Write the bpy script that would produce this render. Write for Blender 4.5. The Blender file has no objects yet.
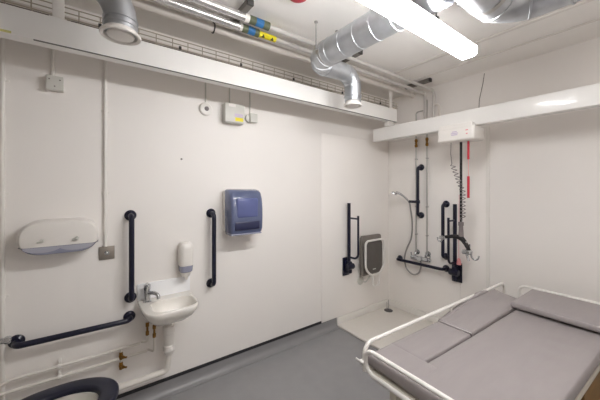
import bpy, bmesh, math, random
from mathutils import Vector, Matrix
random.seed(4)
PI = math.pi
scene = bpy.context.scene
COL = scene.collection

# ------------------------------------------------------------------ materials
def s2l(c):
    out = []
    for v in c:
        v = v / 255.0
        out.append(v / 12.92 if v <= 0.04045 else ((v + 0.055) / 1.055) ** 2.4)
    return tuple(out) + (1.0,)

MATS = {}
def mat(name, rgb, rough=0.5, metal=0.0, noise=0.03, nscale=6.0, bump=0.0, bscale=80.0, spec=0.5, coat=0.0, stretch=None):
    if name in MATS: return MATS[name]
    m = bpy.data.materials.new(name); m.use_nodes = True
    nt = m.node_tree; b = nt.nodes['Principled BSDF']
    col = s2l(rgb)
    tc = nt.nodes.new('ShaderNodeTexCoord')
    nz = nt.nodes.new('ShaderNodeTexNoise'); nz.inputs['Scale'].default_value = nscale; nz.inputs['Detail'].default_value = 5
    src = tc.outputs['Object']
    if stretch:
        mp = nt.nodes.new('ShaderNodeMapping'); mp.inputs['Scale'].default_value = stretch
        nt.links.new(src, mp.inputs['Vector']); src = mp.outputs['Vector']
    nt.links.new(src, nz.inputs['Vector'])
    rp = nt.nodes.new('ShaderNodeValToRGB')
    lo = [max(0, c * (1 - noise)) for c in col[:3]]; hi = [min(1, c * (1 + noise)) for c in col[:3]]
    rp.color_ramp.elements[0].position = 0.3; rp.color_ramp.elements[1].position = 0.7
    rp.color_ramp.elements[0].color = (*lo, 1); rp.color_ramp.elements[1].color = (*hi, 1)
    nt.links.new(nz.outputs['Fac'], rp.inputs['Fac'])
    nt.links.new(rp.outputs['Color'], b.inputs['Base Color'])
    b.inputs['Roughness'].default_value = rough
    b.inputs['Metallic'].default_value = metal
    b.inputs['Specular IOR Level'].default_value = spec
    b.inputs['Coat Weight'].default_value = coat
    b.inputs['Coat Roughness'].default_value = 0.08
    if bump:
        n2 = nt.nodes.new('ShaderNodeTexNoise'); n2.inputs['Scale'].default_value = bscale; n2.inputs['Detail'].default_value = 6
        nt.links.new(src, n2.inputs['Vector'])
        bp = nt.nodes.new('ShaderNodeBump'); bp.inputs['Strength'].default_value = bump; bp.inputs['Distance'].default_value = 0.01
        nt.links.new(n2.outputs['Fac'], bp.inputs['Height'])
        nt.links.new(bp.outputs['Normal'], b.inputs['Normal'])
    MATS[name] = m
    return m

def emit_mat(name, rgb, strength):
    m = bpy.data.materials.new(name); m.use_nodes = True
    b = m.node_tree.nodes['Principled BSDF']
    b.inputs['Base Color'].default_value = (0.9, 0.9, 0.9, 1)
    b.inputs['Emission Color'].default_value = rgb + (1,)
    b.inputs['Emission Strength'].default_value = strength
    return m

M_WALL = mat('warm white wall sheet', (238, 234, 230), 0.55, noise=0.012, nscale=1.5)
M_PANEL = mat('glossy wet wall panel', (246, 242, 238), 0.07, noise=0.012, nscale=2, spec=0.45)
M_CEIL = mat('painted soffit', (240, 237, 233), 0.8, noise=0.02, nscale=2.5, bump=0.05, bscale=120)
M_TRIM = mat('white plastic trim', (232, 229, 224), 0.35, noise=0.01)
M_FLOOR = mat('grey safety vinyl', (147, 146, 147), 0.42, noise=0.035, nscale=9, bump=0.03, bscale=400)
M_COVE = mat('grey vinyl cove', (143, 142, 143), 0.35, noise=0.03, nscale=9)
M_DARKSTRIP = mat('dark cap strip', (38, 37, 42), 0.5)
M_ALU = mat('white powder coated rail', (236, 234, 231), 0.3, noise=0.008, spec=0.3, coat=0.5)
M_CER = mat('white vitreous china', (232, 228, 221), 0.14, noise=0.008, coat=0.5)
M_NAVY = mat('navy nylon grip', (17, 19, 42), 0.28, noise=0.05, nscale=20)
M_NAVY2 = mat('navy seat plastic', (26, 28, 46), 0.3, noise=0.05, nscale=12)
M_GALV = mat('galvanised spiral duct', (186, 189, 193), 0.40, 0.88, noise=0.10, nscale=14, bump=0.03, bscale=30)
M_CHROME = mat('chrome', (205, 207, 210), 0.12, 1.0, noise=0.02)
M_STEEL = mat('brushed steel plate', (160, 153, 145), 0.38, 0.85, noise=0.06, nscale=30, stretch=(40, 1, 1))
M_WIRE = mat('zinc wire', (176, 168, 152), 0.45, 0.4, noise=0.1)
M_BRASS = mat('brass', (150, 112, 58), 0.35, 0.85, noise=0.12, nscale=30)
M_WPIPE = mat('white painted pipe', (226, 221, 214), 0.4, noise=0.015)
M_FOIL = mat('foil faced lagging', (216, 214, 212), 0.25, 0.75, noise=0.05, nscale=20, bump=0.05, bscale=60)
M_LAG = mat('white pipe lagging', (214, 207, 200), 0.5, noise=0.03)
M_STRUT = mat('dark strut end', (70, 68, 66), 0.6, 0.2)
M_PAD = mat('taupe grey vinyl pad', (152, 145, 145), 0.4, noise=0.03, nscale=5, bump=0.25, bscale=7, stretch=(1.2, 5, 1))
M_PADD = mat('shower seat pad', (92, 87, 83), 0.45, noise=0.06, nscale=14)
M_SHELL = mat('shower seat shell', (118, 112, 106), 0.5, noise=0.04)
M_WFRAME = mat('white coated tube', (233, 230, 226), 0.3, noise=0.01)
M_CREAM = mat('cream enamelled frame', (196, 190, 178), 0.45, noise=0.03)
M_WPLAS = mat('white moulded plastic', (230, 226, 221), 0.32, noise=0.01)
M_GPLAS = mat('pale grey moulded plastic', (204, 203, 196), 0.4, noise=0.015)
M_BLUEP = mat('smoke blue translucent plastic', (112, 122, 158), 0.14, noise=0.05, nscale=5, coat=0.5)
M_BLUEP.node_tree.nodes['Principled BSDF'].inputs['Transmission Weight'].default_value = 0.35
M_BLUED = mat('deep blue inner plastic', (92, 100, 146), 0.25, noise=0.06)
M_BLACKD = mat('near black inner plastic', (40, 44, 76), 0.3, noise=0.05)
M_BLUEG = mat('blue grey smoked plastic', (146, 148, 166), 0.2, noise=0.03)
M_ROLL = mat('paper roll', (168, 168, 180), 0.8, noise=0.03)
M_BLACK = mat('black webbing', (26, 24, 26), 0.7, noise=0.1, nscale=60)
M_RED = mat('red cord', (196, 40, 60), 0.5, noise=0.05)
M_PINK = mat('pink red tag', (226, 150, 152), 0.6, noise=0.05)
M_REDP = mat('red plastic', (176, 30, 50), 0.35, noise=0.03)
M_COIL = mat('grey coiled cable', (120, 112, 112), 0.5, noise=0.05)
M_CABLE = mat('dark cable', (92, 80, 70), 0.6, noise=0.1)
M_BANDG = mat('green band tape', (92, 98, 72), 0.5, noise=0.05)
M_BANDB = mat('blue band tape', (40, 110, 170), 0.5, noise=0.05)
M_YEL = mat('yellow tape', (232, 216, 30), 0.5, noise=0.02)
M_INK = mat('black print', (40, 38, 30), 0.6)
M_LILAC = mat('lilac print', (196, 182, 204), 0.5)
M_DGREY = mat('dark grey plastic', (84, 82, 82), 0.4)
M_TRAY = mat('stone resin shower tray', (226, 221, 214), 0.4, noise=0.02, nscale=60, bump=0.05, bscale=300)
M_BROWN = mat('brown board', (128, 96, 52), 0.6, noise=0.12, nscale=6, stretch=(1, 1, 6))
M_SILVG = mat('grey metal hose', (168, 166, 164), 0.3, 0.7, noise=0.08, nscale=100)
M_PIPEC = mat('satin chrome pipe', (190, 188, 184), 0.3, 0.6, noise=0.03)
M_SPLASH = mat('white splashback sheet', (243, 244, 246), 0.15, noise=0.01)
M_PIPING = mat('light vinyl piping', (186, 180, 180), 0.3)  # paler vinyl for the tube along the cross seam
M_TRUNK = mat('painted trunking', (224, 219, 214), 0.7)
M_DIMWALL = mat('unseen wall greyed to dim left', (172, 167, 162), 0.6)  # unseen end wall, greyed to darken the left of the room
M_STRUTB = mat('grey strut channel', (126, 121, 116), 0.5, 0.3)
M_GPIPE = mat('pale grey painted pipe', (206, 202, 198), 0.35, 0.15)
M_STAIN = mat('smudge yellow sticker', (206, 200, 130), 0.6)
LAMP = emit_mat('lamp diffuser', (1.0, 0.995, 0.995), 17.0)

# ------------------------------------------------------------------ mesh building
class MB:
    def __init__(s): s.v = []; s.f = []
    def add(s, vs, fs):
        o = len(s.v); s.v += [Vector(p) for p in vs]; s.f += [tuple(i + o for i in f) for f in fs]; return s
    def box(s, a, b, bev=0.0, M=None):
        bm = bmesh.new(); bmesh.ops.create_cube(bm, size=1)
        c = [(a[i] + b[i]) / 2 for i in range(3)]; d = [abs(b[i] - a[i]) for i in range(3)]
        for v in bm.verts: v.co = Vector((v.co[i] * d[i] + c[i] for i in range(3)))
        if bev: bmesh.ops.bevel(bm, geom=bm.edges[:], offset=min(bev, min(d) * 0.49), segments=3, affect='EDGES', profile=0.5)
        return s.bm(bm, M)
    def bm(s, bm, M=None):
        bm.verts.index_update()
        vs = [(M @ v.co) if M else v.co.copy() for v in bm.verts]
        s.add(vs, [[v.index for v in f.verts] for f in bm.faces]); bm.free(); return s
    def tube(s, pts, r, seg=14, fil=0.0, nf=6, caps=True, closed=False):
        pts = [Vector(p) for p in pts]; orig = list(pts)
        if fil:
            out = []
            n = len(pts)
            for i, p in enumerate(pts):
                if (i == 0 or i == n - 1) and not closed: out.append(p); continue
                a = pts[(i - 1) % n] - p; b = pts[(i + 1) % n] - p
                fr = min(fil, a.length * 0.49, b.length * 0.49)
                if a.angle(b) > PI - 0.03: out.append(p); continue
                # circular fillet with tangent length fr
                ua = a.normalized(); ub = b.normalized(); th = a.angle(b)
                R = fr * math.tan(th / 2); bis = (ua + ub).normalized(); cc = p + bis * (R / math.sin(th / 2))
                p0 = p + ua * fr - cc; p1 = p + ub * fr - cc
                ax = p0.cross(p1).normalized(); tot = p0.angle(p1)
                for k in range(nf + 1): out.append(cc + Matrix.Rotation(tot * k / nf, 3, ax) @ p0)
            pts = out
        n = len(pts)
        if isinstance(r, (list, tuple)):
            if len(r) == n: rad = list(r)
            else:   # interpolate along the length
                L0 = [0]; L1 = [0]
                for i in range(1, len(orig)): L0.append(L0[-1] + (orig[i] - orig[i - 1]).length)
                for i in range(1, n): L1.append(L1[-1] + (pts[i] - pts[i - 1]).length)
                kn = [q / L0[-1] for q in L0]; rad = []
                for q in L1:
                    q /= L1[-1]; j = 0
                    while j < len(kn) - 2 and q > kn[j + 1]: j += 1
                    f = min(1, (q - kn[j]) / max(1e-9, kn[j + 1] - kn[j])); rad.append(r[min(j, len(r) - 1)] * (1 - f) + r[min(j + 1, len(r) - 1)] * f)
        else: rad = [r] * n
        T = []
        for i in range(n):
            if closed: t = pts[(i + 1) % n] - pts[i - 1]
            elif i == 0: t = pts[1] - pts[0]
            elif i == n - 1: t = pts[-1] - pts[-2]
            else: t = (pts[i + 1] - pts[i]).normalized() + (pts[i] - pts[i - 1]).normalized()
            T.append(t.normalized())
        ref = Vector((0, 0, 1)) if abs(T[0].z) < 0.9 else Vector((1, 0, 0))
        N = (ref - T[0] * ref.dot(T[0])).normalized()
        vs = []; fs = []
        for i in range(n):
            if i: N = (N - T[i] * N.dot(T[i])).normalized()
            B = T[i].cross(N)
            for k in range(seg):
                a = 2 * PI * k / seg
                vs.append(pts[i] + (N * math.cos(a) + B * math.sin(a)) * rad[i])
        m = n if closed else n - 1
        for i in range(m):
            for k in range(seg):
                a = i * seg + k; b = i * seg + (k + 1) % seg; j = ((i + 1) % n) * seg
                fs.append((a, b, j + (k + 1) % seg, j + k))
        if caps and not closed:
            fs.append(tuple(range(seg))[::-1]); fs.append(tuple((n - 1) * seg + k for k in range(seg)))
        return s.add(vs, fs)
    def lathe(s, prof, org, ax=(0, 0, 1), seg=28, sx=1.0):
        ax = Vector(ax).normalized(); ref = Vector((0, 0, 1)) if abs(ax.z) < 0.9 else Vector((1, 0, 0))
        N = (ref - ax * ref.dot(ax)).normalized(); B = ax.cross(N); org = Vector(org)
        vs = []; fs = []
        for (r, z) in prof:
            for k in range(seg):
                a = 2 * PI * k / seg
                vs.append(org + ax * z + (N * math.cos(a) + B * math.sin(a)) * max(r, 1e-5))
        for i in range(len(prof) - 1):
            for k in range(seg):
                fs.append((i * seg + k, i * seg + (k + 1) % seg, (i + 1) * seg + (k + 1) % seg, (i + 1) * seg + k))
        fs.append(tuple(range(seg))[::-1]); fs.append(tuple((len(prof) - 1) * seg + k for k in range(seg)))
        return s.add(vs, fs)
    def loft(s, rings, caps=True, closed=True):
        n = len(rings[0]); vs = [p for r in rings for p in r]; fs = []
        for i in range(len(rings) - 1):
            for k in range(n if closed else n - 1):
                fs.append((i * n + k, i * n + (k + 1) % n, (i + 1) * n + (k + 1) % n, (i + 1) * n + k))
        if caps: fs.append(tuple(range(n))[::-1]); fs.append(tuple((len(rings) - 1) * n + k for k in range(n)))
        return s.add(vs, fs)
    def build(s, name, m, parent=None, ang=38, kind=None, label=None):
        me = bpy.data.meshes.new(name); me.from_pydata([tuple(v) for v in s.v], [], s.f)
        bm = bmesh.new(); bm.from_mesh(me); bmesh.ops.recalc_face_normals(bm, faces=bm.faces[:]); bm.to_mesh(me); bm.free()
        me.materials.append(m)
        for p in me.polygons: p.use_smooth = True
        me.set_sharp_from_angle(angle=math.radians(ang))
        o = bpy.data.objects.new(name, me); COL.objects.link(o)
        if parent:
            o.parent = parent
            bpy.context.view_layer.update()
            o.matrix_parent_inverse = Matrix.Identity(4)
            mw = Matrix.Identity(4)
            p = parent
            while p: mw = p.matrix_local @ mw if False else (p.matrix_basis @ mw); p = p.parent
            o.matrix_basis = mw.inverted()
        if kind: o['kind'] = kind
        if label: o['label'] = label
        return o

def thing(name, label, cat, loc, group=None):
    o = bpy.data.objects.new(name, None); COL.objects.link(o); o.location = loc
    o.empty_display_size = 0.05
    o['label'] = label; o['category'] = cat
    if group: o['group'] = group
    return o
def tag(o, label, cat, group=None):
    o['label'] = label; o['category'] = cat
    if group: o['group'] = group
    return o

YA = 2.25      # long wall on the left
XB = 3.05      # back wall
XC = -0.68     # wall the toilet stands against
YD = -0.95     # wall behind the camera on the right
ZC = 2.62

# ------------------------------------------------------------------ setting
def struct(name, mb, m, ang=38): return mb.build(name, m, None, ang, kind='structure')
struct('floor', MB().box((XC - .1, YD - .1, -0.1), (XB + .1, YA + .1, 0)), M_FLOOR)
struct('ceiling', MB().box((XC - .1, YD - .1, ZC), (XB + .1, YA + .1, ZC + .1)), M_CEIL)
struct('wall_left', MB().box((XC - .1, YA, 0), (XB + .1, YA + .1, ZC)), M_WALL)
struct('wall_back', MB().box((XB, YD - .1, 0), (XB + .1, YA, ZC)), M_WALL)
struct('wall_right', MB().box((XC - .1, YD - .1, 0), (XB, YD, ZC)), M_WALL)
struct('wall_front', MB().box((XC - .1, YD, 0), (XC, YA, ZC)), M_DIMWALL)
# wet wall panels in the shower corner
PT = 0.006
struct('trim_1', MB().box((1.93, YA - PT, 0.10), (XB, YA, 2.07), .002), M_PANEL)
struct('trim_2', MB().box((XB - PT, 1.375, 0.10), (XB, YA - PT, 2.07), .002).box((XB - PT, 1.135, 0.10), (XB, 1.371, 2.07), .002), M_PANEL)
struct('trim_3', MB().box((XB - .014, 1.105, 0.10), (XB, 1.135, 2.09), .003), M_TRIM)
# coved vinyl skirting
def cove(a, b, nrm, h=0.10):
    a = Vector(a); b = Vector(b); n = Vector(nrm); prof = [(0.0, h), (0.004, h), (0.005, 0.05)]
    R = 0.045
    for k in range(8):
        t = k / 7 * PI / 2; prof.append((0.005 + R - R * math.cos(t), 0.05 - R * math.sin(t) * 0.98))
    prof += [(0.052, 0.0005), (0, 0.0005)]
    r1 = [a + n * p[0] + Vector((0, 0, p[1])) for p in prof]; r2 = [b + n * p[0] + Vector((0, 0, p[1])) for p in prof]
    return MB().loft([r1, r2])
struct('baseboard_left', cove((XC, YA, 0), (2.147, YA, 0), (0, -1, 0)), M_COVE)
struct('baseboard_back', cove((XB, YD, 0), (XB, 1.15, 0), (-1, 0, 0)), M_COVE)
struct('baseboard_front', cove((XC, YD, 0), (XC, YA, 0), (1, 0, 0)), M_COVE)
struct('baseboard_right', cove((XC, YD, 0), (XB, YD, 0), (0, 1, 0)), M_COVE)
struct('trim_4', MB().box((XC, YA - .009, 0.098), (1.93, YA, 0.121), .002), M_DARKSTRIP)

# ------------------------------------------------------------------ shower tray
t = thing('shower_tray', 'low white shower tray in the corner below the folded seat', 'shower tray', (2.57, 1.7, 0))
mb = MB()
TX0, TX1, TY0, TY1 = 2.15, XB - .002, 1.05, YA - .002
mb.box((TX0, TY0, 0.001), (TX1, TY1, 0.022), .005)
mb.build('tray_base', M_TRAY, t)
rim = MB()
rim.box((TX0, TY1 - .016, 0.021), (TX1, TY1, 0.099), .004)
rim.box((TX1 - .016, TY0, 0.021), (TX1, TY1 - .016, 0.099), .004)
rim.build('upstand', M_TRIM, t)
dr = MB().lathe([(0.05, 0.020), (0.05, 0.026), (0.044, 0.030), (0.012, 0.031)], (2.90, 2.135, 0)).build('drain_cover', M_DGREY, t)
MB().lathe([(.032, .0215), (.032, .0235), (.026, .0242)], (2.27, 1.80, 0)).build('grey_disc', M_GPLAS, t)  # flat pale grey disc in place of a smudge on the tray
MB().tube([(2.90, 2.135, 0.029), (2.90, 2.135, 0.15)], .006).tube([(2.89, 2.15, 0.029), (2.89, 2.15, 0.12)], .004).build('drain_pin', M_CHROME, dr)

# ------------------------------------------------------------------ grab rails
def grab_rail(label, A, B, nrm, proj=0.075, r=0.0165, fr=0.036):
    A = Vector(A); B = Vector(B); n = Vector(nrm)
    t = thing('grab_rail', label, 'grab rail', A, 'navy grab rails')
    d = (B - A).normalized()
    MB().tube([A + n * .010, A + n * proj, B + n * proj, B + n * .010], r, 16, 0.045, 8).build('rail', M_NAVY, t)
    for P in (A, B):
        MB().lathe([(fr, 0.001), (fr, 0.008), (fr - .004, 0.013), (r + .006, 0.017), (r + .003, 0.022)], P, n).build('flange', M_NAVY, t)
    return t
nA = (0, -1, 0); nB = (-1, 0, 0)
grab_rail('horizontal navy grab rail low on the left wall above the toilet', (-0.333, YA, .634), (0.216, YA, .629), nA)
grab_rail('vertical navy grab rail between the steel push plate and washbasin', (0.222, YA, 1.314), (0.222, YA, .757), nA)
grab_rail('vertical navy grab rail between soap dispenser and blue towel dispenser', (0.775, YA, 1.30), (0.775, YA, .745), nA)
grab_rail('highest vertical navy grab rail holding the shower handset', (XB - PT, 1.795, 1.735), (XB - PT, 1.795, 1.19), nB)
grab_rail('vertical navy grab rail beside the folded bar on the back wall', (XB - PT, 1.512, 1.33), (XB - PT, 1.512, .775), nB)
grab_rail('horizontal navy grab rail on the back wall below the shower valve', (XB - PT, 2.07, .645), (XB - PT, 1.512, .648), nB)

def drop_rail(label, P, n, s, W=0.036):
    """P: wall point under the pivot; n: out of the wall; s: along the wall (width direction)"""
    P = Vector(P); n = Vector(n); s = Vector(s); Z = Vector((0, 0, 1))
    t = thing('hinged_support_rail', label, 'support rail', P, 'hinged support rails')
    M = Matrix((( s.x, n.x, 0, P.x), (s.y, n.y, 0, P.y), (0, 0, 1, 0), (0, 0, 0, 1)))
    MB().box((-.05, 0.001, 0.535), (.05, .014, 0.735), .004, M).build('wall_plate', M_NAVY, t)
    MB().box((-.020, .010, 0.57), (.020, .085, 0.70), .010, M).lathe([(.03, -.045), (.034, -.03), (.034, .03), (.03, .045)], P + n * .07 + Z * .645, s).build('pivot', M_NAVY, t)
    MB().tube([P + n * .052 + Z * .60, P + n * .052 + Z * 1.335], .0185, 16).build('main_bar', M_NAVY, t)
    lp = [P + n * .055 + Z * .745, P + n * .185 + Z * .745, P + n * .185 + Z * 1.205]
    MB().tube(lp, .0115, 12, .06, 8).build('support_loop', M_NAVY, t)
    MB().tube([P + n * .055 + Z * 1.172, P + n * .185 + Z * 1.172], .009, 10).build('strut', M_NAVY, t)
    return t
drop_rail('folded upright navy support rail on the left wall beside the shower seat', (2.282, YA - PT, 0), nA, (1, 0, 0))
drop_rail('folded upright navy support rail on back wall behind hanging black strap', (XB - PT, 1.40, 0), nB, (0, 1, 0))

# ------------------------------------------------------------------ shower seat, folded up
t = thing('shower_chair', 'grey folding shower seat with white tube frame, folded up on wall', 'shower seat', (2.66, YA - PT, .3))
def rrect(x0, x1, z0, z1, r, y, n=6):
    out = []
    for (cx, cz, a0) in ((x1 - r, z1 - r, 0), (x0 + r, z1 - r, PI / 2), (x0 + r, z0 + r, PI), (x1 - r, z0 + r, 1.5 * PI)):
        for k in range(n + 1):
            a = a0 + PI / 2 * k / n; out.append(Vector((cx + r * math.cos(a), y, cz + r * math.sin(a))))
    return out
MB().loft([rrect(2.455, 2.795, .505, .955, .03, YA - .06), rrect(2.455, 2.795, .505, .955, .03, YA - .088), rrect(2.463, 2.787, .513, .947, .028, YA - .094)]).build('back_pad', M_SHELL, t)
MB().loft([rrect(2.478, 2.772, .535, .89, .05, YA - .096), rrect(2.473, 2.777, .53, .895, .05, YA - .118), rrect(2.483, 2.767, .54, .885, .045, YA - .125)]).build('seat_pad', M_PADD, t)
yf = YA - .136
MB().tube([(2.462, yf, .905), (2.785, yf, .905), (2.785, yf, .60), (2.715, yf, .51), (2.555, yf, .51), (2.462, yf, .60)], .0125, 12, .05, 6, closed=True).build('tube_frame', M_WFRAME, t)
MB().tube([(2.585, yf, .512), (2.59, yf, .375), (2.70, yf, .375), (2.705, yf, .512)], .011, 12, .05, 6).build('leg_loop', M_WFRAME, t)
MB().box((2.60, YA - .128, .567), (2.65, YA - .124, .578), .001).build('logo_badge', M_GPLAS, t)
for x in (2.53, 2.74): MB().box((x - .02, YA - PT - .075, .80), (x + .02, YA - PT - .0002, .86), .004).build('wall_bracket', M_WFRAME, t)
mb = MB()
mb.tube([(2.52, YA - PT - .001, .43), (2.52, YA - .09, .43), (2.59, YA - .10, .50)], .008, 10, .02)
mb.lathe([(.05, 0.001), (.05, .008), (.03, .014)], (2.52, YA - PT, .43), nA)
mb.build('hinge_bracket', M_GPLAS, t)

# ------------------------------------------------------------------ shower mixer with handset
t = thing('shower_mixer', 'chrome shower mixer valve with hose and handset on back wall', 'shower mixer', (XB - PT, 1.87, .72))
zV = .705; yL, yR = 1.842, 1.712
mb = MB()
mb.tube([(XB - .055, yL + .025, zV), (XB - .055, yR - .025, zV)], [.024, .024], 16)
for y in (yL, yR): mb.tube([(XB - PT, y, zV + .06), (XB - .055, y, zV + .06), (XB - .055, y, zV)], .013, 12, .02); mb.lathe([(.03, .001), (.03, .006), (.016, .012)], (XB - PT, y, zV + .06), nB)
mb.lathe([(.026, -.02), (.03, -.01), (.03, .03), (.026, .035)], (XB - .055, (yL + yR) / 2, zV), nB)
mb.build('valve_body', M_CHROME, t)
for y, sg in ((yL + .025, 1), (yR - .025, -1)):
    MB().lathe([(.018, 0), (.022, .006), (.022, .022), (.016, .028)], (XB - .055, y, zV), (0, sg, 0)).tube([(XB - .055, y + sg * .02, zV + .02), (XB - .06, y + sg * .025, zV + .055)], .006).build('control_knob', M_CHROME, t)
hp = []
key = [(XB - .10, 1.885, 1.345), (XB - .09, 1.88, 1.27), (XB - .07, 1.87, 1.10), (XB - .05, 1.895, .92), (XB - .04, 1.965, .77), (XB - .045, 1.985, .66), (XB - .05, 1.955, .555), (XB - .05, 1.88, .505), (XB - .05, 1.81, .53), (XB - .05, 1.777, .60), (XB - .055, 1.777, .69)]
kv = [Vector(k) for k in key]
for i in range(len(kv) - 1):
    p0 = kv[max(i - 1, 0)]; p1 = kv[i]; p2 = kv[i + 1]; p3 = kv[min(i + 2, len(kv) - 1)]
    for q in range(8):
        u = q / 8
        hp.append(0.5 * ((2 * p1) + (p2 - p0) * u + (2 * p0 - 5 * p1 + 4 * p2 - p3) * u * u + (3 * p1 - p0 - 3 * p2 + p3) * u ** 3))
hp.append(kv[-1])
MB().tube(hp, .009, 10).build('hose', M_SILVG, t)
hs = MB()
hs.tube([(XB - .10, 1.885, 1.335), (XB - .12, 1.905, 1.37), (XB - .16, 1.95, 1.425), (XB - .20, 1.995, 1.45)], [.010, .012, .012, .016], 14, .03)
hs.lathe([(.016, .01), (.034, -.004), (.036, -.016), (.03, -.02)], (XB - .215, 2.01, 1.445), (.3, -.3, .9))
hd = hs.build('handset', M_CHROME, t)
MB().lathe([(.022, -.018), (.024, -.01), (.024, .01), (.022, .018)], (XB - .075 - PT, 1.795, 1.345)).box((XB - .115, 1.805, 1.33), (XB - .085, 1.893, 1.36), .006).build('holder', M_NAVY, t)

# ------------------------------------------------------------------ pipes feeding the shower
def clip(mb, p, n, r):
    p = Vector(p); n = Vector(n)
    mb.lathe([(r + .004, -.006), (r + .004, .006)], p, (0, 0, 1)); mb.tube([p, p + n * .03], .005, 8)
PX = XB - .035
for lab, y, ztop in (('left slim white shower pipe running down back wall to the valve', yL, 2.37), ('right slim white shower pipe running down back wall to the valve', yR, 2.50)):
    t = thing('shower_pipe', lab, 'pipe', (PX, y, zV), 'pipes down to the shower valve')
    if ztop < 2.4: pts = [(PX, y, zV + .075), (PX, y, ztop), (PX, 1.757, ztop)]
    else: pts = [(PX, y, zV + .075), (PX, y, 2.48)]
    MB().tube(pts, .0085, 12, .03).build('pipe', M_PIPEC, t)
    MB().lathe([(.012, 0), (.016, .01), (.016, .03), (.011, .035), (.011, .06), (.016, .065), (.016, .085), (.012, .095)], (PX, y, 1.965)).tube([(PX, y, 2.01), (PX - .02, y, 2.01)], .006).build('isolating_valve', M_BRASS, t)
    for z in (1.83, 1.29, .97):
        mb = MB(); clip(mb, (PX, y, z), (1, 0, 0), .009); mb.build('pipe_clip', M_SILVG, t)

# ------------------------------------------------------------------ ceiling services
def strut(label, x, y0, y1, z0=2.583):
    t = thing('pipe_support_strut', label, 'pipe support', (x, (y0 + y1) / 2, ZC), 'struts carrying the ceiling pipes')
    MB().box((x - .02, y0 + .005, z0), (x + .02, y1, ZC - .001), .003).build('channel', M_STRUTB, t)
    MB().box((x - .021, y0 - .004, z0 - .001), (x + .021, y0 + .012, ZC - .002), .003).build('end_cap', M_STRUT, t)  # dark block, shade of the hollow channel end put into its colour
    return t
strut('short ceiling strut above the blue and green pipe bands', .765, 1.53, 1.83)
strut('short ceiling strut just past the elbowed duct over the corner pipes', 1.76, 1.56, 1.83)
strut('short ceiling strut nearest back wall where the pipes turn down', 2.79, 1.545, 1.83)

def ceiling_pipe(label, y, z, xj, xe, r0, r1, bands, drop_z):
    t = thing('ceiling_pipe', label, 'pipe', (xj, y, z), 'banded pipes under the ceiling')
    MB().tube([(XC + .002, y, z), (xj, y, z)], r0, 18).build('foil_lagging', M_FOIL, t)
    MB().tube([(xj - .01, y, z), (xe, y, z), (xe, y, drop_z)], r1, 16, .045, 8).build('pipe', M_GPIPE, t)
    x = xj
    for (w, m, nm) in bands:
        b = MB().tube([(x, y, z), (x + w - .002, y, z)], r0 - .001 if m != M_YEL else r1 + .004, 18).build(nm, m, t)
        if m == M_YEL:
            for tx in (x + .03, x + w - .035):
                rr = r1 + .0055; c0 = Vector((tx, y, z)); out = Vector((0, -.72, -.69)); up = Vector((0, -.69, .72))
                k = MB().add([c0 + out * rr + up * .012 + Vector((0, 0, 0)), c0 + out * rr - up * .010 + Vector((-.013, 0, 0)), c0 + out * rr - up * .010 + Vector((.013, 0, 0)),
                       c0 + out * (rr - .003) + up * .012, c0 + out * (rr - .003) - up * .010 + Vector((-.013, 0, 0)), c0 + out * (rr - .003) - up * .010 + Vector((.013, 0, 0))],
                      [(0, 1, 2), (3, 5, 4), (0, 3, 4, 1), (1, 4, 5, 2), (2, 5, 3, 0)])
                k.build('warning_mark', M_INK, b)
        x += w
    return t
WB = M_WPLAS
front_pipe = ceiling_pipe('foil lagged ceiling pipe with blue and green bands, no yellow label', 1.637, 2.565, .775, PX, .027, .016,
             [(.032, WB, 'lagging_end'), (.045, M_BANDG, 'green_band'), (.055, M_BANDB, 'blue_band'), (.045, M_BANDG, 'green_band')], 2.10)
ceiling_pipe('foil lagged ceiling pipe with a yellow label after its bands', 1.735, 2.555, .785, PX, .027, .016,
             [(.02, WB, 'lagging_end'), (.04, M_BANDG, 'green_band'), (.05, M_BANDB, 'blue_band'), (.032, M_BANDG, 'green_band'), (.135, M_YEL, 'yellow_label')], 2.24)
# branch going right from the front drop
MB().tube([(PX, 1.637, 2.40), (PX, 1.575, 2.40), (PX, 1.575, 2.09)], .011, 12, .03).build('branch_pipe', M_WPIPE, front_pipe)
t = thing('insulated_pipe', 'thick white lagged pipe along the ceiling above the wire tray', 'pipe', (1.2, 1.87, 2.52))
MB().tube([(XC + .002, 1.865, 2.562), (2.99, 1.865, 2.562)], .027, 18).build('lagging', M_LAG, t)
for x in (.66, 1.76):
    mb = MB().tube([(x, 1.865 + .030 * math.cos(a), 2.562 + .030 * math.sin(a)) for a in [k * PI / 8 for k in range(16)]], .005, 8, closed=True)
    mb.tube([(x, 1.865, 2.588), (x, 1.865, ZC - .001)], .005, 8); mb.build('hanger', M_STRUT, t)

# wire basket cable tray on the wall side
t = thing('cable_tray', 'long wire basket cable tray above the hoist rail', 'cable tray', (1.2, 2.15, 2.44))
mb = MB(); x0, x1 = XC + .01, 2.98; y0, y1, z0, z1 = 2.06, 2.20, 2.452, 2.51
for (y, z) in ((y0, z1), (y0, (z0 + z1) / 2), (y0, z0), (y0 + .047, z0), (y0 + .093, z0), (y1, z0), (y1, z1)): mb.tube([(x0, y, z), (x1, y, z)], .0036, 6)
x = x0 + .02
while x < x1:
    mb.tube([(x, y0, z1), (x, y0, z0), (x, y1, z0), (x, y1, z1)], .003, 6); x += .10
mb.build('wire_basket', M_WIRE, t)
for i, (y, r) in enumerate(((2.09, .010), (2.12, .008), (2.15, .009))):
    MB().tube([(x0, y, z0 + .004 + r)] + [(x0 + .3 * k, y + random.uniform(-.006, .006), z0 + .004 + r) for k in range(1, 12)] + [(x1, y, z0 + .004 + r)], r, 8).build('cable', (M_LAG, M_CABLE, M_WPIPE)[i], t)
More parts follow.
